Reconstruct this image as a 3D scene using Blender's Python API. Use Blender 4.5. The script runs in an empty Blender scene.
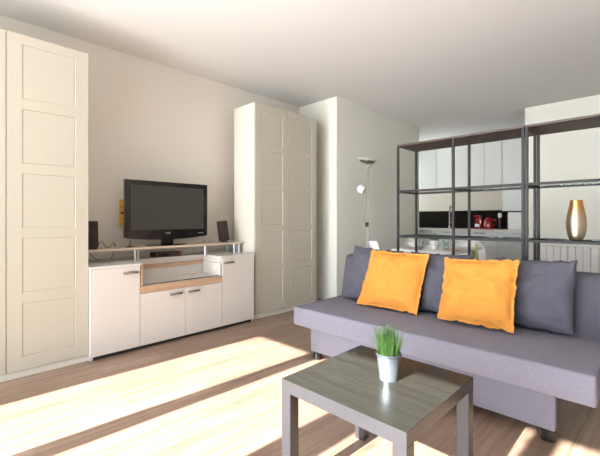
import bpy, bmesh, math, random
from mathutils import Vector, Matrix, noise
random.seed(7)
sc = bpy.context.scene
COL = sc.collection
PI = math.pi

# ------------------------------------------------------------------ materials
def mat(name, col, rough=0.5, metal=0.0, spec=0.5, bump=None, var=None, coat=0.0, sheen=0.0):
    m = bpy.data.materials.new(name); m.use_nodes = True
    nt = m.node_tree; b = nt.nodes['Principled BSDF']
    b.inputs['Base Color'].default_value = (*col, 1)
    b.inputs['Roughness'].default_value = rough
    b.inputs['Metallic'].default_value = metal
    b.inputs['Specular IOR Level'].default_value = spec
    b.inputs['Coat Weight'].default_value = coat
    b.inputs['Sheen Weight'].default_value = sheen
    tc = nt.nodes.new('ShaderNodeTexCoord')
    if var:      # (scale vec, amount, second colour)
        mp = nt.nodes.new('ShaderNodeMapping'); mp.inputs['Scale'].default_value = var[0]
        nt.links.new(tc.outputs['Object'], mp.inputs['Vector'])
        n = nt.nodes.new('ShaderNodeTexNoise'); n.inputs['Scale'].default_value = 1.0
        n.inputs['Detail'].default_value = 4
        nt.links.new(mp.outputs['Vector'], n.inputs['Vector'])
        r = nt.nodes.new('ShaderNodeMapRange')
        r.inputs['From Min'].default_value = .3; r.inputs['From Max'].default_value = .7
        r.inputs['To Max'].default_value = var[1]
        nt.links.new(n.outputs['Fac'], r.inputs['Value'])
        x = nt.nodes.new('ShaderNodeMix'); x.data_type = 'RGBA'
        x.inputs['A'].default_value = (*col, 1); x.inputs['B'].default_value = (*var[2], 1)
        nt.links.new(r.outputs['Result'], x.inputs['Factor'])
        nt.links.new(x.outputs['Result'], b.inputs['Base Color'])
    if bump:     # (scale, strength)
        n2 = nt.nodes.new('ShaderNodeTexNoise'); n2.inputs['Scale'].default_value = bump[0]
        n2.inputs['Detail'].default_value = 3
        nt.links.new(tc.outputs['Object'], n2.inputs['Vector'])
        bp = nt.nodes.new('ShaderNodeBump'); bp.inputs['Strength'].default_value = bump[1]
        bp.inputs['Distance'].default_value = .002
        nt.links.new(n2.outputs['Fac'], bp.inputs['Height'])
        nt.links.new(bp.outputs['Normal'], b.inputs['Normal'])
    return m

def floor_mat():
    m = bpy.data.materials.new('oak_laminate'); m.use_nodes = True
    nt = m.node_tree; b = nt.nodes['Principled BSDF']; N = nt.nodes.new; L = nt.links.new
    tc = N('ShaderNodeTexCoord')
    mp = N('ShaderNodeMapping'); mp.inputs['Rotation'].default_value = (0, 0, math.radians(2))
    L(tc.outputs['Object'], mp.inputs['Vector'])
    br = N('ShaderNodeTexBrick')
    br.offset = .37; br.squash = 1
    br.inputs['Scale'].default_value = 1; br.inputs['Brick Width'].default_value = 1.25
    br.inputs['Row Height'].default_value = .19; br.inputs['Mortar Size'].default_value = .0014
    br.inputs['Mortar Smooth'].default_value = .2; br.inputs['Bias'].default_value = 0
    br.inputs['Color1'].default_value = (.345, .238, .172, 1)
    br.inputs['Color2'].default_value = (.270, .182, .130, 1)
    br.inputs['Mortar'].default_value = (.13, .085, .06, 1)
    L(mp.outputs['Vector'], br.inputs['Vector'])
    # finer strips in each plank
    br2 = N('ShaderNodeTexBrick'); br2.offset = .43
    br2.inputs['Scale'].default_value = 1; br2.inputs['Brick Width'].default_value = .52
    br2.inputs['Row Height'].default_value = .095; br2.inputs['Mortar Size'].default_value = .0
    br2.inputs['Color1'].default_value = (1, 1, 1, 1); br2.inputs['Color2'].default_value = (.84, .82, .80, 1)
    L(mp.outputs['Vector'], br2.inputs['Vector'])
    mp2 = N('ShaderNodeMapping'); mp2.inputs['Scale'].default_value = (1.4, 26, 1)
    L(mp.outputs['Vector'], mp2.inputs['Vector'])
    gn = N('ShaderNodeTexNoise'); gn.inputs['Scale'].default_value = 1.2; gn.inputs['Detail'].default_value = 6
    gn.inputs['Distortion'].default_value = .4
    L(mp2.outputs['Vector'], gn.inputs['Vector'])
    cr = N('ShaderNodeValToRGB')
    cr.color_ramp.elements[0].position = .30; cr.color_ramp.elements[0].color = (.70, .66, .62, 1)
    cr.color_ramp.elements[1].position = .62; cr.color_ramp.elements[1].color = (1.08, 1.08, 1.08, 1)
    L(gn.outputs['Fac'], cr.inputs['Fac'])
    # knots
    mp3 = N('ShaderNodeMapping'); mp3.inputs['Scale'].default_value = (2.2, 7.5, 1)
    L(mp.outputs['Vector'], mp3.inputs['Vector'])
    kn = N('ShaderNodeTexNoise'); kn.inputs['Scale'].default_value = 1.6; kn.inputs['Detail'].default_value = 1
    L(mp3.outputs['Vector'], kn.inputs['Vector'])
    kr = N('ShaderNodeValToRGB')
    kr.color_ramp.elements[0].position = .68; kr.color_ramp.elements[0].color = (1, 1, 1, 1)
    kr.color_ramp.elements[1].position = .80; kr.color_ramp.elements[1].color = (.62, .55, .5, 1)
    L(kn.outputs['Fac'], kr.inputs['Fac'])
    def mul(a, c):
        x = N('ShaderNodeMix'); x.data_type = 'RGBA'; x.blend_type = 'MULTIPLY'; x.inputs['Factor'].default_value = 1
        L(a, x.inputs['A']); L(c, x.inputs['B']); return x.outputs['Result']
    o = mul(br.outputs['Color'], br2.outputs['Color']); o = mul(o, cr.outputs['Color']); o = mul(o, kr.outputs['Color'])
    L(o, b.inputs['Base Color'])
    b.inputs['Roughness'].default_value = .42
    bp = N('ShaderNodeBump'); bp.inputs['Strength'].default_value = .15; bp.inputs['Distance'].default_value = .001
    L(br.outputs['Fac'], bp.inputs['Height']); bp.invert = True
    L(bp.outputs['Normal'], b.inputs['Normal'])
    return m

def glass_mat(name, tint, gloss=.08):
    m = bpy.data.materials.new(name); m.use_nodes = True
    nt = m.node_tree; nt.nodes.clear(); N = nt.nodes.new; L = nt.links.new
    out = N('ShaderNodeOutputMaterial'); mx = N('ShaderNodeMixShader')
    t = N('ShaderNodeBsdfTransparent'); t.inputs['Color'].default_value = (*tint, 1)
    g = N('ShaderNodeBsdfGlossy'); g.inputs['Roughness'].default_value = .06; g.inputs['Color'].default_value = (.6, .65, .65, 1)
    f = N('ShaderNodeFresnel'); f.inputs['IOR'].default_value = 1.45
    mx.inputs['Fac'].default_value = .035; L(t.outputs[0], mx.inputs[1]); L(g.outputs[0], mx.inputs[2])
    L(mx.outputs[0], out.inputs['Surface'])
    return m

M = {}
M['wall'] = mat('wall_paint_warm', (.76, .73, .66), .9, spec=.2, bump=(40, .15))
M['wall_grey'] = mat('wall_paint_greige', (.77, .775, .70), .9, spec=.2, bump=(40, .15))
M['ceiling'] = mat('ceiling_paint', (.75, .745, .725), .95, spec=.1)
M['floor'] = floor_mat()
M['trim'] = mat('white_trim', (.75, .74, .71), .5)
M['wardrobe'] = mat('ivory_lacquer', (.48, .455, .375), .38, bump=(300, .03))
M['wardrobe_side'] = mat('ivory_foil', (.66, .64, .56), .45)
M['white'] = mat('white_melamine', (.64, .61, .565), .35, bump=(300, .02))
M['whitetop'] = mat('white_melamine_top', (.64, .64, .60), .3)
M['oak'] = mat('light_oak', (.56, .46, .36), .5, var=((3, 40, 40), .6, (.48, .38, .28)), bump=(80, .1))
M['oakrail'] = mat('warm_oak', (.50, .34, .22), .5, var=((3, 40, 40), .6, (.40, .25, .15)), bump=(80, .1))
M['steel'] = mat('brushed_steel', (.33, .32, .31), .35, 1.0)
M['handle'] = mat('dark_nickel', (.27, .25, .24), .35, 1.0)
M['alu'] = mat('satin_aluminium', (.62, .66, .70), .35, .9)
M['chrome'] = mat('chrome', (.75, .75, .76), .08, 1.0)
M['darkmetal'] = mat('dark_bronze_metal', (.020, .019, .018), .5, 0, spec=.25)
M['shelfboard'] = mat('dark_brown_board', (.060, .038, .028), .5, var=((2, 30, 2), .5, (.04, .025, .018)))
M['glass'] = glass_mat('clear_glass', (.93, .96, .95))
M['black_gloss'] = mat('piano_black', (.012, .010, .010), .12, spec=.35)
M['screen'] = mat('tv_screen', (.050, .052, .044), .3, spec=.22)
M['black'] = mat('black_plastic', (.022, .019, .018), .45)
M['speaker'] = mat('dark_brown_plastic', (.035, .022, .018), .5)
M['cloth'] = mat('speaker_cloth', (.028, .018, .016), .9, bump=(900, .5))
M['logo'] = mat('light_grey_print', (.6, .6, .6), .4)
M['yellow'] = mat('yellow_card', (.85, .50, .05), .6)
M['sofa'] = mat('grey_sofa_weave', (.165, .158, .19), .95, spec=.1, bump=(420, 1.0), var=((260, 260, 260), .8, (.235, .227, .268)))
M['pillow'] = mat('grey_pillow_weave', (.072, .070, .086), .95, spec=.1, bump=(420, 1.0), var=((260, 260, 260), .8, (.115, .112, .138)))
M['orange'] = mat('mustard_cotton', (.56, .235, .045), .92, spec=.15, bump=(320, .7), var=((7, 7, 7), .35, (.49, .195, .035)))
M['blackfoot'] = mat('black_foot', (.02, .02, .022), .25, .5)
M['table'] = mat('black_brown_foil', (.022, .021, .017), .27, spec=.15, var=((38, 2.0, 38), .8, (.035, .034, .028)), bump=(120, .06))
M['table_side'] = mat('black_brown_edge', (.034, .033, .036), .28, spec=.4, var=((60, 60, 3), .5, (.027, .026, .028)))
M['zinc'] = mat('galvanised_steel', (.36, .41, .45), .36, .85)
M['soil'] = mat('dark_moss', (.02, .035, .015), .95)
def grass_mat():
    m = mat('grass_green', (.10, .30, .05), .5)
    nt = m.node_tree; b = nt.nodes['Principled BSDF']
    tc = nt.nodes.new('ShaderNodeTexCoord'); n = nt.nodes.new('ShaderNodeTexNoise'); n.inputs['Scale'].default_value = 60
    mp = nt.nodes.new('ShaderNodeMapping'); mp.inputs['Scale'].default_value = (1, 1, .1)
    nt.links.new(tc.outputs['Object'], mp.inputs[0]); nt.links.new(mp.outputs[0], n.inputs['Vector'])
    r = nt.nodes.new('ShaderNodeValToRGB')
    r.color_ramp.elements[0].position = .35; r.color_ramp.elements[0].color = (.025, .11, .03, 1)
    r.color_ramp.elements[1].position = .65; r.color_ramp.elements[1].color = (.16, .32, .055, 1)
    nt.links.new(n.outputs['Fac'], r.inputs[0]); nt.links.new(r.outputs[0], b.inputs['Base Color'])
    return m
M['grass'] = grass_mat()
def vase_mat():
    m = mat('brass_vase', (.60, .42, .22), .33, 1.0)
    nt = m.node_tree; b = nt.nodes['Principled BSDF']
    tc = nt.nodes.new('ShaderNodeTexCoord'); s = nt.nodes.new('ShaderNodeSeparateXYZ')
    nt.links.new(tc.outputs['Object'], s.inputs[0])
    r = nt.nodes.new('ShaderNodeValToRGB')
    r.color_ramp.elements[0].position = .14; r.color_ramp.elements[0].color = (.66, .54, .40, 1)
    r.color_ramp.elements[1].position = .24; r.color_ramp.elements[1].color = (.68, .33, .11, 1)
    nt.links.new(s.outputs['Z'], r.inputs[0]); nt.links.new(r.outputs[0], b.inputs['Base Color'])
    w = nt.nodes.new('ShaderNodeTexWave'); w.bands_direction = 'Z'; w.inputs['Scale'].default_value = 45
    nt.links.new(tc.outputs['Object'], w.inputs['Vector'])
    bp = nt.nodes.new('ShaderNodeBump'); bp.inputs['Strength'].default_value = .35; bp.inputs['Distance'].default_value = .002
    nt.links.new(w.outputs['Fac'], bp.inputs['Height']); nt.links.new(bp.outputs[0], b.inputs['Normal'])
    return m
M['vase'] = vase_mat()
M['radiator'] = mat('radiator_enamel', (.74, .73, .70), .4)
M['kitchen'] = mat('kitchen_white_front', (.58, .60, .57), .35)
M['cream'] = mat('cream_wall', (.47, .435, .36), .85)
M['worktop'] = mat('cream_worktop', (.66, .63, .55), .35)
M['splash'] = mat('black_splashback', (.008, .006, .004), .7, spec=.05)
M['red'] = mat('red_enamel', (.26, .006, .010), .25, coat=.5)
M['shell'] = mat('white_chair_shell', (.82, .82, .80), .3)
M['beech'] = mat('beech_leg', (.55, .38, .22), .5, var=((30, 30, 3), .5, (.42, .27, .15)))
M['porcelain'] = mat('white_porcelain', (.80, .80, .78), .15)
M['pinkish'] = mat('pink_beige_stoneware', (.60, .46, .40), .4)
M['olive'] = mat('olive_green_glass', (.20, .22, .03), .2)
M['pepper'] = mat('dark_wood_mill', (.03, .018, .012), .35)
M['lampshade'] = mat('frosted_dish', (.62, .62, .56), .35)
M['bulb'] = mat('brown_reflector', (.16, .09, .06), .35, .4)
M['dark'] = mat('painted_gap_shadow', (.02, .018, .016), .8)  # shade put into the colour, for the line under the sideboard doors

# ------------------------------------------------------------------ mesh builder
class MB:
    def __init__(s): s.bm = bmesh.new()
    def _merge(s, b2):
        me = bpy.data.meshes.new('t'); b2.to_mesh(me); b2.free(); s.bm.from_mesh(me); bpy.data.meshes.remove(me)
    def box(s, x0, x1, y0, y1, z0, z1, bev=0.0, seg=1, rot=None, piv=None):
        b = bmesh.new(); bmesh.ops.create_cube(b, size=1)
        for v in b.verts:
            v.co = Vector(((x0+x1)/2+v.co.x*(x1-x0), (y0+y1)/2+v.co.y*(y1-y0), (z0+z1)/2+v.co.z*(z1-z0)))
        if bev > 0:
            bmesh.ops.bevel(b, geom=list(b.edges), offset=bev, segments=seg, profile=.5, affect='EDGES')
        if rot:
            c = Vector(piv or ((x0+x1)/2, (y0+y1)/2, (z0+z1)/2))
            bmesh.ops.rotate(b, verts=b.verts, cent=c, matrix=rot)
        s._merge(b); return s
    def tube(s, pts, r, n=12, cap=True, taper=None):
        b = bmesh.new(); pts = [Vector(p) for p in pts]; rings = []
        up = None
        for i, p in enumerate(pts):
            d = (pts[min(i+1, len(pts)-1)]-pts[max(i-1, 0)]).normalized()
            if up is None:
                a = Vector((0, 0, 1)) if abs(d.z) < .9 else Vector((1, 0, 0))
                up = d.cross(a).normalized()
            up = (up-d*up.dot(d)).normalized(); v2 = d.cross(up)
            rr = r if taper is None else taper[i]
            rings.append([b.verts.new(p+(up*math.cos(2*PI*k/n)+v2*math.sin(2*PI*k/n))*rr) for k in range(n)])
        for a, c in zip(rings, rings[1:]):
            for k in range(n): b.faces.new((a[k], a[(k+1) % n], c[(k+1) % n], c[k]))
        if cap: b.faces.new(rings[0][::-1]); b.faces.new(rings[-1])
        bmesh.ops.recalc_face_normals(b, faces=b.faces)
        s._merge(b); return s
    def lathe(s, prof, c, n=32, cap=True, rot=None):
        b = bmesh.new(); c = Vector(c); rings = []
        for r, z in prof:
            rings.append([b.verts.new(Vector((r*math.cos(2*PI*k/n), r*math.sin(2*PI*k/n), z))) for k in range(n)])
        for a, d in zip(rings, rings[1:]):
            for k in range(n): b.faces.new((a[k], a[(k+1) % n], d[(k+1) % n], d[k]))
        if cap: b.faces.new(rings[0][::-1]); b.faces.new(rings[-1])
        bmesh.ops.recalc_face_normals(b, faces=b.faces)
        for v in b.verts: v.co = (rot @ v.co if rot else v.co)+c
        s._merge(b); return s
    def prism(s, poly, axis, a0, a1, bev=0):
        # poly in the two remaining axes (in x,y,z order)
        b = bmesh.new()
        def P(p, a):
            if axis == 'x': return (a, p[0], p[1])
            if axis == 'y': return (p[0], a, p[1])
            return (p[0], p[1], a)
        A = [b.verts.new(P(p, a0)) for p in poly]; B_ = [b.verts.new(P(p, a1)) for p in poly]
        b.faces.new(A); b.faces.new(B_[::-1]); n = len(poly)
        for i in range(n): b.faces.new((A[i], B_[i], B_[(i+1) % n], A[(i+1) % n]))
        bmesh.ops.recalc_face_normals(b, faces=b.faces)
        if bev: bmesh.ops.bevel(b, geom=list(b.edges), offset=bev, segments=2, profile=.5, affect='EDGES')
        s._merge(b); return s
    def build(s, name, m, parent=None, smooth=False, origin=None):
        bm = s.bm
        org = Vector(parent['o']) if parent is not None and 'o' in parent.keys() else Vector((0, 0, 0))
        if parent is None:
            xs = [v.co for v in bm.verts]
            org = Vector(origin) if origin else Vector((sum(v.x for v in xs)/len(xs), sum(v.y for v in xs)/len(xs), min(v.z for v in xs)))
        for v in bm.verts: v.co -= org
        me = bpy.data.meshes.new(name); bm.to_mesh(me); bm.free()
        me.materials.append(m)
        if smooth:
            me.polygons.foreach_set('use_smooth', [True]*len(me.polygons))
            me.set_sharp_from_angle(angle=math.radians(38))
        o = bpy.data.objects.new(name, me); COL.objects.link(o)
        if parent is not None: o.parent = parent; o['o'] = list(org)
        else: o.location = org
        return o

def tag(o, label, cat, group=None):
    o['label'] = label; o['category'] = cat
    if group: o['group'] = group
    return o
def thing(name, label, cat, loc, group=None):
    o = bpy.data.objects.new(name, None); COL.objects.link(o); o.location = loc; o['o'] = list(loc)
    o.empty_display_size = .1
    return tag(o, label, cat, group)
def dup(root, loc, label, rotz=None):
    def cp(o, par):
        c = o.copy(); COL.objects.link(c)
        if par is not None: c.parent = par
        for ch in list(o.children): cp(ch, c)
        return c
    r = cp(root, None); r.location = loc; r['label'] = label
    if rotz is not None: r.rotation_euler.z = rotz
    return r
def struct(name, mb, m):
    o = mb.build(name, m, None, origin=(0, 0, 0)); o['kind'] = 'structure'; return o

# ------------------------------------------------------------------ the room
CZ = 2.708; YW = 3.745; XE = 6.15; XW = -1.6; XK = 7.6; YR = -1.9
struct('floor', MB().box(XW-.2, XK+.1, YR-.1, 4.6, -.1, 0), M['floor'])
struct('ceiling', MB().box(XW-.2, XK+.1, YR-.1, 4.6, CZ, CZ+.12), M['ceiling'])
struct('wall_left', MB().box(XW-.2, 3.829, YW, YW+.1, 0, CZ), M['wall'])
struct('wall_block', MB().box(3.829, XE, 3.058, YW+.1, 0, CZ), M['wall_grey'])
struct('wall_end', MB().box(XE, XE+.12, YR, 1.42, 0, CZ), M['wall_grey'])
struct('wall_right', MB().box(XW-.2, XK, YR-.1, YR, 0, CZ), M['wall'])
struct('wall_kitchen', MB().box(XK, XK+.1, YR, 4.6, 0, CZ), M['cream'])
struct('wall_kitchen_side', MB().box(XE, XK, 4.5, 4.6, 0, 1.05).box(XE, XK, 4.5, 4.6, 2.3, CZ).box(XE, 6.25, 4.5, 4.6, 1.05, 2.3).box(7.15, XK, 4.5, 4.6, 1.05, 2.3), M['cream'])  # side wall with an added opening, out of view, letting daylight in
struct('wall_kitchen_return', MB().box(XE-.1, XE, 3.846, 4.6, 0, CZ), M['cream'])
struct('window_3', MB().box(6.25, 6.29, 4.53, 4.57, 1.05, 2.3).box(7.11, 7.15, 4.53, 4.57, 1.05, 2.3).box(6.29, 7.11, 4.53, 4.57, 1.05, 1.09).box(6.29, 7.11, 4.53, 4.57, 2.26, 2.3), M['trim'])  # frame of an unseen window, added to light the kitchen alcove
# window wall: tall openings reaching the floor
LZ = 2.345
opens = [(2.25, 2.87), (1.51, 2.115), (.66, 1.28), (-.07, .545)]
w = MB()
w.box(XW-.2, XW, 2.93, YW, 0, CZ); w.box(XW-.2, XW, 1.34, 1.45, 0, CZ)
w.box(XW-.2, XW, YR, -.13, 0, CZ)
w.box(XW-.2, XW, -.13, 2.93, LZ, CZ)
struct('wall_window_side', w, M['wall'])
def window(n, y0, ym0, ym1, y1):
    f = MB(); X0, X1 = XW-.14, XW-.08
    f.box(X0, X1, y0-.06, y0, 0, LZ, .004); f.box(X0, X1, y1, y1+.06, 0, LZ, .004)
    f.box(X0, X1, ym0, ym1, 0, LZ, .004)
    f.box(X0, X1, y0, ym0, LZ-.001, LZ+.04); f.box(X0, X1, ym1, y1, LZ-.001, LZ+.04)
    struct('window_%d' % n, f, M['trim'])
window(1, 1.51, 2.115, 2.25, 2.87)
window(2, -.07, .545, .66, 1.28)
# baseboards
struct('baseboard_block', MB().box(3.829, XE, 3.046, 3.0575, 0, .08, .002), M['trim'])
struct('baseboard_end', MB().box(XE-.012, XE-.0005, YR, 1.42, 0, .08, .002), M['trim'])
struct('baseboard_right', MB().box(XW, XE-.013, YR+.0005, YR+.012, 0, .08, .002), M['trim'])

# ------------------------------------------------------------------ wardrobes
def pax_door(x0, x1, yf, z0, z1, parent, hinge_left):
    """framed door with five recessed panels, front at y=yf"""
    b = bmesh.new()
    xs = [x0, x0+.085, x1-.085, x1]
    bots = [.136, .586, 1.03, 1.475, 1.918]; hgt = .375
    zs = [z0]
    for q in bots: zs += [q, q+hgt]
    zs.append(z1)
    V = [[b.verts.new((x, yf, z)) for z in zs] for x in xs]
    panels = []
    for i in range(3):
        for j in range(len(zs)-1):
            f = b.faces.new((V[i][j], V[i+1][j], V[i+1][j+1], V[i][j+1]))
            if i == 1 and j % 2 == 1: panels.append(f)
    bmesh.ops.recalc_face_normals(b, faces=b.faces)
    if panels[0].normal.y > 0: bmesh.ops.reverse_faces(b, faces=b.faces)
    r = bmesh.ops.inset_individual(b, faces=panels, thickness=.004, depth=-.005)
    r = bmesh.ops.inset_individual(b, faces=panels, thickness=.013, depth=.002)
    # close the slab
    edge = [e for e in b.edges if e.is_boundary]
    ex = bmesh.ops.extrude_edge_only(b, edges=edge)
    vs = [g for g in ex['geom'] if isinstance(g, bmesh.types.BMVert)]
    for v in vs: v.co.y = yf+.02
    be = [e for e in b.edges if e.is_boundary]
    bmesh.ops.contextual_create(b, geom=be)
    mb = MB(); mb._merge(b)
    return mb.build('door', M['wardrobe'], parent)
def wardrobe(x0, x1, label):
    t = thing('wardrobe', label, 'wardrobe', ((x0+x1)/2, 3.44, 0), 'tall wardrobes on the television wall')
    yf = 3.145; WB = 3.525; c = MB()
    c.box(x0, x0+.018, yf+.023, WB, 0, 2.36, .001); c.box(x1-.018, x1, yf+.023, WB, 0, 2.36, .001)
    c.box(x0+.018, x1-.018, yf+.023, WB, 2.342, 2.36); c.box(x0+.018, x1-.018, yf+.023, WB, .05, .068)
    c.box(x0+.018, x1-.018, WB-.008, WB, .068, 2.342)
    c.build('body', M['wardrobe_side'], t)
    MB().box(x0+.001, x1-.001, yf+.014, yf+.0225, 0, .049, .001).build('plinth', M['wardrobe_side'], t)
    xm = (x0+x1)/2
    pax_door(x0+.0022, xm-.0022, yf, .053, 2.358, t, True)
    pax_door(xm+.0022, x1-.0022, yf, .053, 2.358, t, False)
    return t
wardrobe(-.096, .9036, 'ivory panelled wardrobe at the left edge beside the television unit')
wardrobe(2.529, 3.529, 'ivory panelled wardrobe standing between the sideboard and the grey wall corner')

# ------------------------------------------------------------------ sideboard
def handle(x0, x1, z, yf, parent):
    pts = []
    for k in range(9):
        u = k/8; pts.append((x0+(x1-x0)*u, yf-.004-.024*math.sin(PI*u)**.6, z+.006*math.sin(PI*u)))
    b = MB()
    b.tube(pts, .007, 8)
    b.tube([(p[0], p[1], p[2]-.008) for p in pts], .006, 8)
    return b.build('handle', M['handle'], parent, smooth=True)
sb = thing('sideboard', 'white sideboard with oak trimmed open niche, under the television', 'sideboard', (1.7, 3.43, 0))
F = 3.11; BK = 3.72
b = MB()
b.box(.9055, .93, F+.02, BK, .0, .704, .001); b.box(2.472, 2.49, F+.02, BK, .0, .704, .001)
b.box(1.272, 1.288, F+.02, BK, .03, .704); b.box(2.082, 2.098, F+.02, BK, .03, .704)
b.box(.93, 2.472, F+.02, BK, .03, .046)
b.box(.93, 2.472, BK-.008, BK, .046, .704)
b.box(1.288, 2.082, F+.03, 3.45, .515, .53); b.box(1.288, 2.082, 3.45, 3.466, .53, .704)
b.build('carcass', M['white'], sb)
MB().box(.9305, 2.4715, F+.03, F+.046, .0, .0295).build('plinth', M['dark'], sb)  # plinth painted near-black to give the shadow below the doors
t3 = MB()
t3.box(.9045, 1.290, F, BK, .704, .722, .0015); t3.box(2.080, 2.496, F, BK, .704, .722, .0015)
t3.box(1.290, 2.080, 3.440, BK, .704, .722, .0015)
t3.build('top_panel', M['whitetop'], sb)
b = MB(); b.box(1.290, 2.080, 3.432, 3.4495, .630, .668); b.build('niche_back_trim', M['oakrail'], sb)['label'] = 'oak strip at the back of the niche'
b = MB(); b.box(2.066, 2.081, F+.006, 3.43, .5305, .655, .001); b
b.build('niche_side', M['white'], sb)
b = MB(); b.box(1.289, 1.303, F, 3.43, .5305, .703); b.build('niche_side', M['oakrail'], sb)['label'] = 'oak side board of the niche'
b = MB(); b.box(1.283, 2.087, F-.002, F+.018, .470, .527, .001); b.build('front_rail', M['oakrail'], sb)['label'] = 'oak front rail'
b = MB(); b.box(1.305, 2.065, F+.03, F+.033, .5305, .537); b.build('tray_edge', M['black'], sb)
def sdoor(x0, x1, z0, z1, hx0, hx1, hz):
    d = MB().box(x0, x1, F, F+.018, z0, z1, .001).build('door', M['white'], sb)
    handle(hx0, hx1, hz, F, d)
sdoor(.9055, 1.279, .032, .702, 1.148, 1.262, .655)
sdoor(1.283, 1.689, .032, .466, 1.545, 1.660, .428)
sdoor(1.693, 2.087, .032, .466, 1.722, 1.835, .428)
sdoor(2.091, 2.490, .032, .702, 2.110, 2.228, .658)
# riser shelf on top
rs = thing('riser_shelf', 'long light oak riser shelf on short tubes standing on the sideboard', 'shelf', (1.7, 3.47, .722))
MB().box(.94, 2.525, 3.32, 3.62, .820, .839, .0015).build('board', M['oak'], rs)
for x, y in ((.98, 3.56), (1.34, 3.36), (1.40, 3.44), (2.05, 3.36), (2.11, 3.44), (2.41, 3.36), (2.475, 3.36), (2.47, 3.58)):
    MB().tube([(x, y, .7225), (x, y, .8195)], .0095, 14).lathe([(.018, .7222), (.018, .7265)], (x, y, 0), 16).build('leg', M['alu'], rs, smooth=True)

# ------------------------------------------------------------------ television
tv = thing('television', 'black flat television with glossy frame, standing on the oak riser shelf', 'television', (1.68, 3.46, .8395))
X0, X1, YF = 1.272, 2.100, 3.40
poly = [(X0, 1.448), (X0, .925)]
for k in range(13):
    u = k/12; poly.append((X0+.02+(X1-X0-.04)*u, .917-.022*math.sin(PI*u)))
poly += [(X1, .925), (X1, 1.448)]
MB().prism(poly, 'y', YF, YF+.05, .003).build('housing', M['black_gloss'], tv, smooth=True)
MB().box(X0+.12, X1-.12, YF+.05, YF+.10, .99, 1.39, .02).build('back_cover', M['black'], tv)
MB().box(X0+.048, X1-.048, YF-.0025, YF+.002, .992, 1.402, .001).build('screen', M['screen'], tv)
lg = MB()
lg.box(1.664, 1.667, YF-.0022, YF-.0005, .951, .966); lg.box(1.664, 1.673, YF-.0022, YF-.0005, .951, .954)
lg.box(1.678, 1.681, YF-.0022, YF-.0005, .951, .966); lg.box(1.678, 1.690, YF-.0022, YF-.0005, .951, .954)
lg.box(1.678, 1.690, YF-.0022, YF-.0005, .963, .966); lg.box(1.687, 1.690, YF-.0022, YF-.0005, .951, .959)
lg.box(1.683, 1.690, YF-.0022, YF-.0005, .957, .959)
ring = [(1.652+.007*math.cos(a*PI/8), YF-.0012, .9585+.007*math.sin(a*PI/8)) for a in range(17)]
lg.tube(ring, .0012, 6)
lg.build('logo', M['logo'], tv)['label'] = 'small light grey letters LG beside a ring'
MB().box(1.99, 2.05, YF-.0018, YF-.0005, .950, .953).build('indicator_strip', M['logo'], tv)
MB().box(1.625, 1.735, YF+.012, YF+.075, .852, .93, .012, 2).build('neck', M['black_gloss'], tv)
bb = MB(); bb.lathe([(.10, 0), (.16, .0), (.158, .006), (.05, .014), (.0, .015)][1:], (0, 0, 0), 40)
for v in bb.bm.verts: v.co = Vector((1.68+v.co.x*1.25, 3.465+v.co.y*.8, .8400+v.co.z))
bb.build('base', M['black_gloss'], tv, smooth=True)

# small aerial at the left of the TV
an = thing('tv_aerial', 'short black rod aerial on a flat foot, left under the television', 'aerial', (1.305, 3.385, .8395))
MB().lathe([(.034, .8395), (.034, .844), (.012, .852), (.004, .853)], (1.305, 3.385, 0), 24).build('foot', M['black'], an, smooth=True)
MB().tube([(1.305, 3.385, .852), (1.307, 3.387, .905)], .004, 8).build('rod', M['black'], an, smooth=True)

# speakers
def speaker(x, y, z, wd, h, lean, label):
    t = thing('speaker', label, 'speaker', (x, y, z), 'computer speakers on the riser shelf')
    rot = Matrix.Rotation(lean, 3, 'X') @ Matrix.Rotation(math.radians(-5), 3, 'Y') if lean else Matrix.Rotation(math.radians(-4), 3, 'X')
    pv = (x, y, z)
    MB().box(x-wd/2, x+wd/2, y-.045, y+.045, z+.012, z+h, .008, 2, rot, pv).build('cabinet', M['speaker'], t, smooth=True)
    MB().box(x-wd/2+.008, x+wd/2-.008, y-.048, y-.043, z+.022, z+h-.015, .002, 1, rot, pv).build('grille', M['cloth'], t)
    MB().lathe([(.038, z), (.038, z+.008), (.028, z+.016)], (x, y, 0), 20).build('foot', M['speaker'], t, smooth=True)
speaker(1.005, 3.40, .8397, .075, .235, 0, 'small black speaker on the riser beside the left wardrobe')
speaker(2.325, 3.42, .8397, .085, .235, math.radians(-5), 'small tilted dark speaker on the riser, right of the television')

# set-top box + cables
st = thing('set_top_box', 'dark flat set-top box on the sideboard under the riser shelf', 'box', (1.70, 3.50, .722))
MB().box(1.57, 1.83, 3.44, 3.58, .7225, .768, .004).build('casing', M['speaker'], st)
MB().box(1.585, 1.70, 3.4375, 3.441, .735, .758).build('front_panel', M['black_gloss'], st)
MB().lathe([(.009, 0), (.009, .004)], (1.79, 3.4385, .745), 12, rot=Matrix.Rotation(PI/2, 3, 'X')).build('button', M['red'], st)
def cable(pts, r, m, label):
    # smooth path
    P = [Vector(p) for p in pts]; out = []
    for i in range(len(P)-1):
        p0, p1, p2, p3 = P[max(i-1, 0)], P[i], P[i+1], P[min(i+2, len(P)-1)]
        for k in range(6):
            t = k/6
            out.append(.5*((2*p1)+(p2-p0)*t+(2*p0-5*p1+4*p2-p3)*t*t+(-p0+3*p1-3*p2+p3)*t**3))
    out.append(P[-1])
    return tag(MB().tube(out, r, 6).build('cable', m, None, smooth=True), label, 'cable', 'loose cables around the television')
cable([(1.055, 3.45, .843), (1.085, 3.44, .90), (1.12, 3.43, .853), (1.15, 3.44, .845), (1.19, 3.45, .885), (1.21, 3.46, .846)], .0028, M['black'], 'black cable looping up on the riser beside the left speaker')
cable([(1.04, 3.635, .86), (1.05, 3.645, .80), (1.09, 3.60, .735), (1.12, 3.58, .726)], .0028, M['black'], 'black cable hanging behind the riser at its left end')
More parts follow.
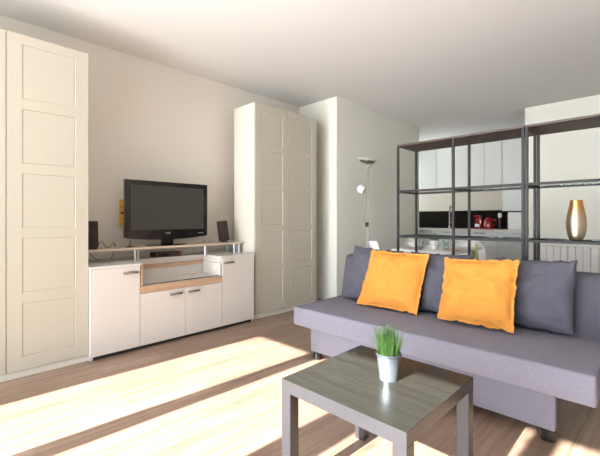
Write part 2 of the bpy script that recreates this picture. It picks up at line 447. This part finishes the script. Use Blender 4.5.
cable([(1.26, 3.64, .86), (1.255, 3.64, .79), (1.23, 3.62, .728)], .0028, M['black'], 'black cable hanging behind the riser below the aerial')
cable([(1.86, 3.50, .727), (1.90, 3.49, .775), (1.95, 3.50, .735), (2.00, 3.52, .78), (2.04, 3.55, .729)], .0028, M['porcelain'], 'white cable curled beside the dark set-top box')
cable([(2.20, 3.64, .86), (2.21, 3.64, .80), (2.19, 3.61, .728)], .0028, M['black'], 'black cable hanging behind the riser below the right speaker')

yl = thing('wall_plaque', 'narrow yellow plaque on the wall, half behind the television', 'plaque', (1.385, YW-.004, 1.03))
MB().box(1.345, 1.425, YW-.009, YW-.0005, 1.03, 1.28, .002).build('card', M['yellow'], yl)
for bx in ((1.355, 1.39, 1.14, 1.16), (1.358, 1.366, 1.09, 1.10), (1.358, 1.366, 1.20, 1.215)):
    MB().box(bx[0], bx[1], YW-.011, YW-.0091, bx[2], bx[3]).build('dark_mark', M['black'], yl)

# ------------------------------------------------------------------ sofa
sf = thing('sofa', 'grey fabric sofa bed with thick seat slab, in front of the shelving', 'sofa', (2.45, 1.11, 0))
MB().box(2.006, 2.74, .195, 2.03, .280, .42, .014, 3).build('seat', M['sofa'], sf, smooth=True)
def prof(): return [(2.650, .405), (2.712, .735), (2.735, .762), (2.80, .772), (2.875, .758), (2.890, .73), (2.885, .30), (2.745, .285), (2.745, .40)]
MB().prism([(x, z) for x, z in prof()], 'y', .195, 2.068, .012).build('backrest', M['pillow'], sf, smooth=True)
MB().box(2.135, 2.178, .365, 1.965, .062, .2795, .006, 2).build('front_panel', M['sofa'], sf, smooth=True)
MB().box(2.1785, 2.80, .72, 1.93, .10, .2795, .006).build('storage_box', M['sofa'], sf, smooth=True)
for x, y in ((2.171, .402), (2.171, 1.925), (2.74, .78), (2.74, 1.87)):
    MB().lathe([(.030, 0), (.034, .004), (.034, .0615 if x < 2.5 else .0995)], (x, y, 0), 24).build('foot', M['blackfoot'], sf, smooth=True)

def cushion(c, T, label, group, m, seed, flange=0.0, n=34):
    """c: BL, BR, TR, TL border corners"""
    BL, BR, TR, TL = [Vector(p) for p in c]
    nrm = (BR-BL).cross(TL-BL).normalized()
    if nrm.x > 0: nrm = -nrm
    b = bmesh.new(); F_, B_ = {}, {}
    for i in range(n+1):
        for j in range(n+1):
            s = -1+2*i/n; t = -1+2*j/n
            # concave sides, pointed corners
            ss = s*(1-.045*(1-t*t)); tt = t*(1-.045*(1-s*s))
            u, v = (ss+1)/2, (tt+1)/2
            p = BL*(1-u)*(1-v)+BR*u*(1-v)+TR*u*v+TL*(1-u)*v
            fs = max(0, 1-abs(s)/(1-flange)) if flange else 1-abs(s)
            ft = max(0, 1-abs(t)/(1-flange)) if flange else 1-abs(t)
            fs = 1-(1-fs)**2.2; ft = 1-(1-ft)**2.2
            h = T*(fs*ft)**.55
            q = Vector((s*1.7+seed, t*1.7, seed*.37))
            wr = noise.noise(q*1.3)*.022+noise.noise(q*3.0)*.012+noise.noise(Vector((q.x*.8+q.y*2.6, q.y*.8-q.x, seed))*2.2)*.006
            # creases running in from the corners
            for cs, ct in ((1, 1), (-1, 1), (1, -1), (-1, -1)):
                d = math.hypot(s-cs, t-ct); a = math.atan2(t-ct, s-cs)
                wr += .0075*math.sin(a*11+seed*2)*math.exp(-d*1.9)
            wr *= min(1, (fs*ft)**.5*1.3)
            edge = (1-min(1, (fs*ft)*6))
            wav = nrm*(noise.noise(Vector((s*5+seed, t*5, 2)))*.016*edge)
            inpl = (BR-BL).normalized()*(noise.noise(Vector((s*6, t*6+seed, 5)))*.012*edge+noise.noise(Vector((s*14, t*14+seed, 9)))*.005*edge)+(TL-BL).normalized()*(noise.noise(Vector((s*6+seed, t*6, 11)))*.014*edge)
            F_[i, j] = b.verts.new(p+nrm*(h+wr+.0015)+wav+inpl)
            B_[i, j] = b.verts.new(p-nrm*(h*.8+.0015)+wav+inpl)
    for i in range(n):
        for j in range(n):
            b.faces.new((F_[i, j], F_[i+1, j], F_[i+1, j+1], F_[i, j+1]))
            b.faces.new((B_[i, j], B_[i, j+1], B_[i+1, j+1], B_[i+1, j]))
    brd = [(i, 0) for i in range(n)]+[(n, j) for j in range(n)]+[(i, n) for i in range(n, 0, -1)]+[(0, j) for j in range(n, 0, -1)]
    for k in range(len(brd)):
        a, d = brd[k], brd[(k+1) % len(brd)]
        b.faces.new((F_[a], B_[a], B_[d], F_[d]))
    bmesh.ops.recalc_face_normals(b, faces=b.faces)
    mb = MB(); mb._merge(b)
    o = mb.build('cushion', m, None, smooth=True)
    return tag(o, label, 'cushion', group)
gg = 'grey cushions along the sofa back'; og = 'orange cushions on the sofa'
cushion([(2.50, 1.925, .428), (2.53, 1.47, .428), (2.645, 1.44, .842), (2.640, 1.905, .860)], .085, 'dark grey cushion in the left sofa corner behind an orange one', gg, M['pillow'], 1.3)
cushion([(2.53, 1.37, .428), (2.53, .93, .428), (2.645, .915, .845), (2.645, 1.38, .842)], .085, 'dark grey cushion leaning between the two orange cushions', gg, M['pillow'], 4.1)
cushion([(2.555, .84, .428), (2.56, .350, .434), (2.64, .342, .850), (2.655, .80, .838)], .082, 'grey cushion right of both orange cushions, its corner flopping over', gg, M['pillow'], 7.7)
cushion([(2.375, 1.70, .430), (2.395, 1.205, .430), (2.505, 1.165, .846), (2.505, 1.640, .850)], .065, 'orange cushion nearer the left end of the sofa', og, M['orange'], 2.6, .07)
cushion([(2.360, 1.050, .440), (2.375, .602, .436), (2.465, .598, .852), (2.465, 1.040, .830)], .065, 'orange cushion leaning against the rightmost grey cushion', og, M['orange'], 9.2, .07)

# ------------------------------------------------------------------ coffee table
ct = thing('coffee_table', 'square black-brown coffee table with thick legs in the sunlight', 'table', (1.2915, .82, 0))
tx0, tx1, ty0, ty1 = 1.0165, 1.5665, .545, 1.095
for tt_ in [MB().box(tx0, tx1, ty0, ty1, .400, .450, .0015).build('tabletop', M['table'], ct)]:
    tt_.data.materials.append(M['table_side'])
    for p_ in tt_.data.polygons: p_.material_index = 0 if p_.normal.z > .5 else 1
for x in (tx0, tx1-.05):
    for y in (ty0, ty1-.05):
        MB().box(x+.0005, x+.0495, y+.0005, y+.0495, 0, .3995, .0015).build('leg', M['table_side'], ct)

pp = thing('potted_grass', 'small grass plant in a round zinc pot on the coffee table', 'plant', (1.311, .782, .4502))
cx, cy, z0 = 1.311, .782, .4502
MB().lathe([(.0, z0+.003), (.034, z0+.003), (.036, z0), (.0365, z0+.004), (.0355, z0+.007), (.047, z0+.098), (.0505, z0+.100), (.0515, z0+.104), (.049, z0+.106), (.046, z0+.103), (.044, z0+.09), (.0, z0+.088)][1:-1], (cx, cy, 0), 40, cap=True).build('pot', M['zinc'], pp, smooth=True)
MB().lathe([(.0435, z0+.085), (.0435, z0+.093)], (cx, cy, 0), 24).build('soil', M['soil'], pp)
def grass(cx, cy, z, R, H, n, parent, spread):
    b = bmesh.new()
    for k in range(n):
        a = random.random()*2*PI; r = R*math.sqrt(random.random())
        bx, by = cx+r*math.cos(a), cy+r*math.sin(a)
        h = H*random.uniform(.62, 1.0)*(1-.22*(r/R)**2); la = a+random.uniform(-.8, .8); ln = spread*(.2+.8*r/R)*random.uniform(.2, 1.1)
        wd = random.uniform(.0022, .0036)*R/.04*1.0; side = Vector((-math.sin(la+random.uniform(-1, 1)), math.cos(la), 0)).normalized()
        dr = Vector((math.cos(la), math.sin(la), 0)); prev = None; S = 5
        for i in range(S+1):
            t = i/S; c = Vector((bx, by, z))+dr*ln*t*t+Vector((0, 0, h*(t-.12*t*t*t)))
            ww = wd*(1-t)**.6+.0001
            cur = [b.verts.new(c-side*ww), b.verts.new(c+dr*ww*.6), b.verts.new(c+side*ww)]
            if prev:
                for q in range(3): b.faces.new((prev[q], prev[(q+1) % 3], cur[(q+1) % 3], cur[q]))
            prev = cur
    bmesh.ops.recalc_face_normals(b, faces=b.faces)
    mb = MB(); mb._merge(b); return mb.build('foliage', M['grass'], parent)
grass(cx, cy, z0+.088, .042, .162, 150, pp, .055)

# ------------------------------------------------------------------ shelving units
def shelving(y1, label, mid=True):
    """y1 = left end, unit reaches down to y1-1"""
    y0 = y1-1.0
    t = thing('shelving_unit', label, 'shelf', (3.15, (y0+y1)/2, 0), 'open metal shelving units behind the sofa')
    xa, xb = 2.97, 3.33; w_ = .018
    for y in (y0, (y0+y1)/2-w_/2, y1-w_):
        for x in (xa, xb-w_):
            MB().box(x, x+w_, y, y+w_, 0, 1.735, .001).build('post', M['darkmetal'], t)
    MB().box(xa, xb, y0, y1, 1.7355, 1.7515, .001).build('top_board', M['shelfboard'], t)
    for z in (1.345, .945, .545, .12):
        f = MB()
        for x in (xa, xb-w_):
            for a, c in ((y0+w_, (y0+y1)/2-w_/2), ((y0+y1)/2+w_/2, y1-w_)):
                f.box(x+.001, x+w_-.001, a, c, z-.018, z, .001)
        for y in (y0, (y0+y1)/2-w_/2, y1-w_):
            f.box(xa+w_, xb-w_, y+.001, y+w_-.001, z-.018, z, .001)
        fr = f.build('shelf_frame', M['darkmetal'], t)
        g1 = MB()
        for a, c in ((y0+w_+.001, (y0+y1)/2-w_/2-.001), ((y0+y1)/2+w_/2+.001, y1-w_-.001)):
            g1.box(xa+w_+.0005, xb-w_-.0005, a, c, z-.006, z-.001)
        g1.build('glass_shelf', M['glass'], fr)
    return t
sh = shelving(1.690, 'dark metal shelving unit with glass shelves, in front of the kitchen')
dup(sh, (3.15, .185, 0), 'dark metal shelving unit carrying the gold vase, in front of the radiator')

VP = [(.0, .0), (.040, .0), (.047, .004), (.062, .04), (.071, .085), (.072, .12), (.066, .165), (.055, .21), (.045, .245), (.040, .268), (.041, .275), (.037, .275), (.036, .262), (.050, .20), (.06, .15), (.0, .12)][1:-1]
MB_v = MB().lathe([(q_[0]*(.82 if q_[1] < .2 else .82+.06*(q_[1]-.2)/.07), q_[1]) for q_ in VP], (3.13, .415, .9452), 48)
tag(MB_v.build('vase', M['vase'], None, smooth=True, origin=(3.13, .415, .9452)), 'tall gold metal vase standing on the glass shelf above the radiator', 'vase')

bt = MB().lathe([(.0, 0), (.016, 0), (.018, .01), (.018, .16), (.013, .24), (.007, .30), (.006, .34), (.007, .345), (.0, .345)][1:-1], (3.16, 1.075, .5442), 20)
tag(bt.build('bottle', M['olive'], None, smooth=True), 'slim olive green bottle on the glass shelf behind the sofa', 'bottle')

# ------------------------------------------------------------------ floor lamp
fl = thing('floor_lamp', 'slim steel floor lamp with tilted dish and reading spot by the grey wall', 'lamp', (4.15, 2.80, 0))
lx, ly = 4.15, 2.80
MB().lathe([(.13, 0), (.13, .018), (.12, .024), (.02, .03)], (lx, ly, 0), 36).build('base', M['steel'], fl, smooth=True)
tx, ty = .0165*.698, -.0165*.716     # across the view
MB().tube([(lx-tx, ly-ty, .028), (lx-tx, ly-ty, 1.74), (lx-tx*2.2, ly-ty*2.2, 1.79), (lx-tx*4, ly-ty*4, 1.825)], .005, 10).build('pole', M['handle'], fl, smooth=True)
MB().tube([(lx+tx, ly+ty, .028), (lx+tx, ly+ty, 1.74), (lx+tx*2.2, ly+ty*2.2, 1.785), (lx+tx*4, ly+ty*4, 1.81)], .007, 10).build('pole', M['steel'], fl, smooth=True)
axis = Vector((.698, -.716, 0)); tilt = Matrix.Rotation(math.radians(8), 3, Vector((.716, .698, 0)))
MB().lathe([(.03, 0), (.05, -.004), (.085, .008), (.105, .022), (.106, .026), (.085, .014), (.05, .003), (.03, .005)], (lx, ly, 1.835), 40, cap=False, rot=tilt).build('dish', M['handle'], fl, smooth=True)
MB().lathe([(.001, .0), (.06, .006), (.12, .030), (.135, .042), (.125, .038), (.06, .014), (.001, .008)], (lx, ly, 1.845), 40, cap=False, rot=tilt).build('glass_dish', M['lampshade'], fl, smooth=True)
MB().box(lx-.02, lx+.02, ly-.02, ly+.02, .99, 1.05, .004).build('switch', M['black'], fl)
hd = Vector((lx, ly, 1.49))-axis*.075
MB().tube([(lx-tx, ly-ty, 1.42), tuple(Vector((lx, ly, 1.44))-axis*.035), tuple(hd+Vector((0, 0, -.03)))], .005, 8).build('reading_arm', M['steel'], fl, smooth=True)
prf = [(.002, .060)]+[(.060*math.sin(a*PI/12), .060*math.cos(a*PI/12)) for a in range(1, 10)]
dirv = (axis*.75+Vector((-.2, -.2, -.45))).normalized()
q = (-dirv).to_track_quat('Z', 'Y').to_matrix()
sp = MB().lathe(prf, hd, 28, cap=True, rot=q).build('spot_head', M['shell'], fl, smooth=True)
MB().lathe([(.001, -.0425), (.038, -.0425), (.0405, -.0435), (.038, -.046), (.001, -.046)], hd, 24, cap=False, rot=q).build('reflector', M['bulb'], sp, smooth=True)

# ------------------------------------------------------------------ radiator on end wall
rd = thing('radiator', 'white column radiator on the end wall behind the shelving', 'radiator', (6.06, .55, .15))
ra = MB(); y = 1.285
k = 0
while y > -.55:
    ra.box(6.02, 6.09, y-.0765, y, .12, .725, .004, 1)
    ra.box(6.035, 6.075, y-.076, y+.004, .66, .70); ra.box(6.035, 6.075, y-.076, y+.004, .15, .19)
    y -= .080
ra.build('sections', M['radiator'], rd, smooth=True)
MB().box(6.012, 6.10, -.60, 1.292, .7255, .775, .006).build('top_cover', M['radiator'], rd)
for by, bz in ((1.12, .3), (-.28, .3), (1.12, .6), (-.28, .6)):
    MB().box(6.091, 6.149, by, by+.03, bz, bz+.03).build('bracket', M['radiator'], rd)

# ------------------------------------------------------------------ kitchen
kg = 'white base cabinets of the kitchen'
ys = [4.45, 3.83, 3.23, 2.63, 2.03, 1.43]
names = ['leftmost, half hidden behind the grey wall', 'second from the left, under the tap side', 'third from the left, in front of the tap', 'under the red kettle', 'rightmost, under the white box']
for i in range(5):
    a, c = ys[i+1]+.0015, ys[i]-.0015
    t = thing('base_cabinet', 'white kitchen base cabinet ' + names[i], 'cabinet', (7.3, (a+c)/2, 0), kg)
    MB().box(7.03, 7.585, a, c, .10, .868).build('body', M['kitchen'], t)
    MB().box(7.08, 7.095, a, c, 0, .10).build('plinth', M['kitchen'], t)
    dr = MB().box(7.008, 7.028, a+.002, c-.002, .72, .866, .001).build('drawer', M['kitchen'], t)
    MB().box(6.990, 7.0075, (a+c)/2-.09, (a+c)/2+.09, .836, .848, .002).build('handle', M['black'] if i == 3 else M['steel'], dr)
    d = MB().box(7.008, 7.028, a+.002, c-.002, .105, .717, .001).build('door', M['kitchen'], t)
    MB().box(6.990, 7.0075, (a+c)/2-.08, (a+c)/2+.08, .672, .684, .002).build('handle', M['steel'], d)
wt = MB().box(6.985, 7.597, 1.4215, 4.49, .870, .908, .003); tag(wt.build('worktop', M['worktop'], None), 'cream kitchen worktop running the width of the alcove', 'worktop')
tag(MB().box(7.588, 7.599, 1.4215, 4.49, .9085, 1.262).build('splashback', M['splash'], None), 'black splashback panel behind the kitchen worktop', 'splashback')
ug = 'white wall cabinets over the worktop'
yu = [4.47, 4.17, 3.86, 3.55, 3.24, 2.94, 2.635, 2.33, 2.035]
pos = ['leftmost behind the grey wall', 'second from the left behind the wall', 'third from left behind the wall', 'beside the grey wall edge', 'left of the rear shelving post', 'between the two middle shelving posts', 'directly right of the middle posts', 'over the red kettle']
for i in range(8):
    a, c = yu[i+1]+.0015, yu[i]-.0015
    t = thing('wall_cabinet', 'narrow white kitchen wall cabinet ' + pos[i], 'cabinet', (7.42, (a+c)/2, 1.70), ug)
    MB().box(7.272, 7.598, a, c, 1.70, CZ-.002).build('body', M['kitchen'], t)
    MB().box(7.252, 7.270, a+.001, c-.001, 1.698, CZ-.003, .001).build('door', M['kitchen'], t)
t = thing('wall_cabinet', 'tall white kitchen wall cabinet reaching lowest, at the right end', 'cabinet', (7.42, 1.73, 1.24), ug)
MB().box(7.272, 7.587, 1.4215, 2.032, 1.24, CZ-.002).build('body', M['kitchen'], t)
MB().box(7.252, 7.270, 1.423, 2.031, 1.238, CZ-.003, .001).build('door', M['kitchen'], t)

tp = thing('kitchen_tap', 'tall chrome swan neck tap on the kitchen worktop', 'tap', (7.40, 3.03, .908))
pts = [(7.40, 3.03, .93), (7.40, 3.03, 1.28)]
for a in range(1, 9): pts.append((7.40-.07*(1-math.cos(a*PI/8)), 3.03-.05*(1-math.cos(a*PI/8)), 1.28+.075*math.sin(a*PI/8)))
pts.append((7.26, 2.93, 1.23))
MB().tube(pts, .015, 12).build('spout', M['handle'], tp, smooth=True)
MB().lathe([(.026, .9085), (.026, .96), (.018, .97)], (7.40, 3.03, 0), 20).build('body', M['steel'], tp, smooth=True)
MB().box(7.39, 7.41, 2.95, 3.01, 1.02, 1.035, .003).build('lever', M['steel'], tp)

# items on worktop
cm = thing('coffee_maker', 'red coffee maker with white label, left of the red kettle', 'coffee maker', (7.33, 2.50, .908))
MB().box(7.25, 7.42, 2.40, 2.52, .9085, .95, .01, 2).build('base', M['red'], cm, smooth=True)
MB().box(7.34, 7.42, 2.405, 2.515, .9505, 1.13, .02, 2).build('column', M['red'], cm, smooth=True)
MB().box(7.25, 7.42, 2.40, 2.52, 1.1305, 1.165, .014, 2).build('head', M['red'], cm, smooth=True)
MB().box(7.262, 7.275, 2.42, 2.50, .9505, 1.0, .003).build('label', M['porcelain'], cm)
kt = thing('kettle', 'round red kettle on the worktop under the wall cabinets', 'kettle', (7.33, 2.27, .908))
MB().lathe([(.085, .9085), (.092, .925), (.090, 1.0), (.075, 1.08), (.055, 1.115), (.02, 1.128)], (7.33, 2.28, 0), 32).build('body', M['red'], kt, smooth=True)
MB().lathe([(.006, 1.128), (.012, 1.14), (.010, 1.155), (.003, 1.158)], (7.33, 2.28, 0), 16).build('knob', M['black'], kt, smooth=True)
MB().tube([(7.33, 2.19, .96), (7.33, 2.155, 1.0), (7.33, 2.155, 1.07), (7.33, 2.21, 1.10)], .009, 8).build('handle', M['red'], kt, smooth=True)
ml = thing('pepper_mill', 'dark pepper mill with white top, right of the red kettle', 'mill', (7.33, 2.09, .908))
MB().lathe([(.028, .9085), (.030, .93), (.018, 1.0), (.022, 1.08), (.024, 1.12)], (7.33, 2.09, 0), 20).build('body', M['pepper'], ml, smooth=True)
MB().lathe([(.026, 1.1205), (.032, 1.14), (.032, 1.19), (.02, 1.205)], (7.33, 2.09, 0), 20).build('head', M['porcelain'], ml, smooth=True)
mw = thing('bread_bin', 'white upright box with dark knobs on the right end of the worktop', 'box', (7.36, 1.80, .908))
MB().box(7.22, 7.50, 1.60, 1.935, .9085, 1.215, .012, 2).build('body', M['porcelain'], mw, smooth=True)
for z in (.97, 1.06, 1.15):
    MB().lathe([(.014, 0), (.014, .018)], (7.24, 1.937, z), 12, rot=Matrix.Rotation(-PI/2, 3, 'X')).build('knob', M['black'], mw)

# ------------------------------------------------------------------ dining corner beyond the shelves
dt = thing('dining_table', 'white dining table with beech legs behind the shelving', 'table', (4.38, 1.90, 0))
MB().box(3.88, 4.85, 1.58, 2.28, .715, .740, .006, 2).build('tabletop', M['shell'], dt, smooth=True)
for x, y in ((3.96, 1.66), (3.96, 2.20), (4.77, 1.66), (4.77, 2.20)):
    MB().tube([(x, y, .7145), (x+(x-4.41)*.08, y+(y-1.9)*.12, 0)], .02, 12, taper=[.024, .015]).build('leg', M['beech'], dt, smooth=True)

def shell_chair(loc, rz, label):
    t = thing('dining_chair', label, 'chair', (0, 0, 0), 'white shell chairs around the dining table')
    b = bmesh.new(); n, m_ = 20, 22; fr, bk = {}, {}
    # profile from front lip to back top, facing +x
    pr = [(.24, .425), (.20, .445), (.08, .430), (-.06, .425), (-.15, .455), (-.20, .53), (-.225, .64), (-.245, .74), (-.262, .82)]
    def P(t_):
        f = t_*(len(pr)-1); i = min(int(f), len(pr)-2); g = f-i
        p0, p1, p2, p3 = [Vector((*pr[max(0, min(len(pr)-1, i+q))], 0)) for q in (-1, 0, 1, 2)]
        return .5*((2*p1)+(p2-p0)*g+(2*p0-5*p1+4*p2-p3)*g*g+(-p0+3*p1-3*p2+p3)*g**3)
    for i in range(n+1):
        t_ = i/n; c = P(t_)
        hw = .225 if t_ < .62 else .225*math.sqrt(max(.12, 1-((t_-.62)/.40)**2))
        if t_ < .12: hw *= .88+t_
        for j in range(m_+1):
            s = -1+2*j/m_
            up = .075*abs(s)**2.4*math.sin(PI*min(1, t_*1.15))
            fw = .09*abs(s)**2.2*max(0, min(1, (t_-.45)*2.4))
            p = Vector((c.x+fw, s*hw, c.y+up))
            fr[i, j] = b.verts.new(p); bk[i, j] = b.verts.new(p+Vector((-.006 if t_ > .5 else 0, 0, -.007 if t_ <= .5 else -.003)))
    for i in range(n):
        for j in range(m_):
            b.faces.new((fr[i, j], fr[i+1, j], fr[i+1, j+1], fr[i, j+1])); b.faces.new((bk[i, j], bk[i, j+1], bk[i+1, j+1], bk[i+1, j]))
    brd = [(i, 0) for i in range(n)]+[(n, j) for j in range(m_)]+[(i, m_) for i in range(n, 0, -1)]+[(0, j) for j in range(m_, 0, -1)]
    for k in range(len(brd)):
        a, d = brd[k], brd[(k+1) % len(brd)]; b.faces.new((fr[a], bk[a], bk[d], fr[d]))
    bmesh.ops.recalc_face_normals(b, faces=b.faces)
    mb = MB(); mb._merge(b); mb.build('seat_shell', M['shell'], t, smooth=True)
    for sx in (1, -1):
        for sy in (1, -1):
            MB().tube([(.10*sx, .10*sy, .415), (.20*sx, .20*sy, 0)], .012, 12, taper=[.014, .010]).build('leg', M['beech'], t, smooth=True)
    MB().tube([(.13*1, .13, .30), (-.13, -.13, .30)], .004, 6).tube([(.13, -.13, .292), (-.13, .13, .292)], .004, 6).build('brace', M['black'], t)
    t.location = loc; t.rotation_euler.z = rz
    return t
ch = shell_chair((4.10, 2.42, 0), math.radians(-52), 'white shell chair whose back shows above the sofa left of the shelving')
dup(ch, (5.02, 2.50, 0), 'white shell chair behind the left shelving post, far side of the table', math.radians(-110))
dup(ch, (5.38, 1.98, 0), 'white shell chair at the kitchen end of the dining table', math.radians(181))

def plate(x, y, z, r, m, label):
    o = MB().lathe([(r*.55, 0), (r*.6, .004), (r, .016), (r*1.0, .019), (r*.6, .009), (.002, .008)], (x, y, z), 32).build('plate', m, None, smooth=True)
    return tag(o, label, 'plate', 'plates laid on the dining table')
plate(4.10, 2.10, .7405, .13, M['pinkish'], 'pink beige plate on the dining table left of the plant pot')
plate(4.15, 1.65, .7405, .12, M['pinkish'], 'pink beige plate on the dining table right of the plant pot')
def bowl(x, y, z, r, h, label):
    o = MB().lathe([(r*.45, 0), (r*.5, .004), (r*.85, h*.5), (r, h), (r*.95, h), (r*.8, h*.5), (r*.4, .012), (.002, .01)], (x, y, z), 28).build('bowl', M['porcelain'], None, smooth=True)
    return tag(o, label, 'bowl')
bowl(4.10, 2.10, .7605, .085, .06, 'white bowl on the left plate of the dining table')
dp = thing('potted_plant', 'small grass plant in a white pot on the dining table', 'plant', (4.15, 1.88, .7405))
MB().lathe([(.042, .7405), (.045, .744), (.055, .84), (.055, .845), (.050, .845), (.047, .83)], (4.15, 1.88, 0), 28).build('pot', M['porcelain'], dp, smooth=True)
MB().lathe([(.007, 0), (.007, .003)], (4.103, 1.858, .822), 12, rot=Matrix.Rotation(PI/2, 3, 'Y')).build('pot_mark', M['black'], dp)
MB().lathe([(.007, 0), (.007, .003)], (4.1055, 1.858, .795), 12, rot=Matrix.Rotation(PI/2, 3, 'Y')).build('pot_mark', M['black'], dp)
grass(4.15, 1.88, .83, .046, .13, 130, dp, .06)
def glass(x, y, label):
    o = MB().lathe([(.028, 0), (.030, .003), (.034, .11), (.032, .11), (.028, .006), (.002, .006)], (x, y, .7405), 24).build('drinking_glass', M['glass'], None, smooth=True)
    return tag(o, label, 'glass', 'drinking glasses on the dining table')
glass(4.02, 1.98, 'clear drinking glass left of the small plant on the dining table')
glass(4.10, 1.72, 'clear drinking glass right of the small plant on the dining table')

# ------------------------------------------------------------------ light
wd = bpy.data.worlds.new('sky'); sc.world = wd; wd.use_nodes = True
nt = wd.node_tree; bg = nt.nodes['Background']
tc = nt.nodes.new('ShaderNodeTexCoord'); sx = nt.nodes.new('ShaderNodeSeparateXYZ'); nt.links.new(tc.outputs['Generated'], sx.inputs[0])
rp = nt.nodes.new('ShaderNodeValToRGB'); mr = nt.nodes.new('ShaderNodeMapRange')
mr.inputs['From Min'].default_value = -1; mr.inputs['From Max'].default_value = 1
nt.links.new(sx.outputs['Z'], mr.inputs['Value']); nt.links.new(mr.outputs[0], rp.inputs[0])
rp.color_ramp.elements[0].position = .50; rp.color_ramp.elements[0].color = (.95, .965, 1.0, 1)
rp.color_ramp.elements[1].position = .60; rp.color_ramp.elements[1].color = (.40, .47, .56, 1)
nt.links.new(rp.outputs[0], bg.inputs['Color'])
az = nt.nodes.new('ShaderNodeMapRange')      # the half of the sky on the sun's side is the brighter one
az.inputs['From Min'].default_value = -.75; az.inputs['From Max'].default_value = .1
az.inputs['To Min'].default_value = 44.0; az.inputs['To Max'].default_value = 5.0
nt.links.new(sx.outputs['X'], az.inputs['Value'])
ay = nt.nodes.new('ShaderNodeMapRange'); ay.inputs['From Min'].default_value = -.62; ay.inputs['From Max'].default_value = -.22
ay.inputs['To Min'].default_value = .22; ay.inputs['To Max'].default_value = 1.0
nt.links.new(sx.outputs['Y'], ay.inputs['Value'])
ml_ = nt.nodes.new('ShaderNodeMath'); ml_.operation = 'MULTIPLY'
nt.links.new(az.outputs[0], ml_.inputs[0]); nt.links.new(ay.outputs[0], ml_.inputs[1]); nt.links.new(ml_.outputs[0], bg.inputs['Strength'])
sl = bpy.data.lights.new('sun', 'SUN'); sl.energy = 66; sl.angle = math.radians(.55); sl.color = (1, .985, .95)
so = bpy.data.objects.new('sun', sl); COL.objects.link(so); so.location = (-5, .3, 4)
dv = Vector((1, -.05, -.586)); so.rotation_euler = dv.to_track_quat('-Z', 'Y').to_euler()

# ------------------------------------------------------------------ camera
cd = bpy.data.cameras.new('camera'); cam = bpy.data.objects.new('camera', cd); COL.objects.link(cam)
cam.location = (0, 0, 1.0888); cam.rotation_euler = (PI/2, 0, math.radians(44.26-90))
cd.sensor_width = 36; cd.lens = 370.53/600*36; cd.shift_y = -(228-219.38)/600; cd.clip_start = .05
sc.camera = cam
for o in bpy.data.objects:
    if 'o' in o.keys(): del o['o']
vs = sc.view_settings; vs.view_transform = 'Standard'; vs.look = 'None'; vs.gamma = 1; vs.use_curve_mapping = False
vs.exposure = -0.74
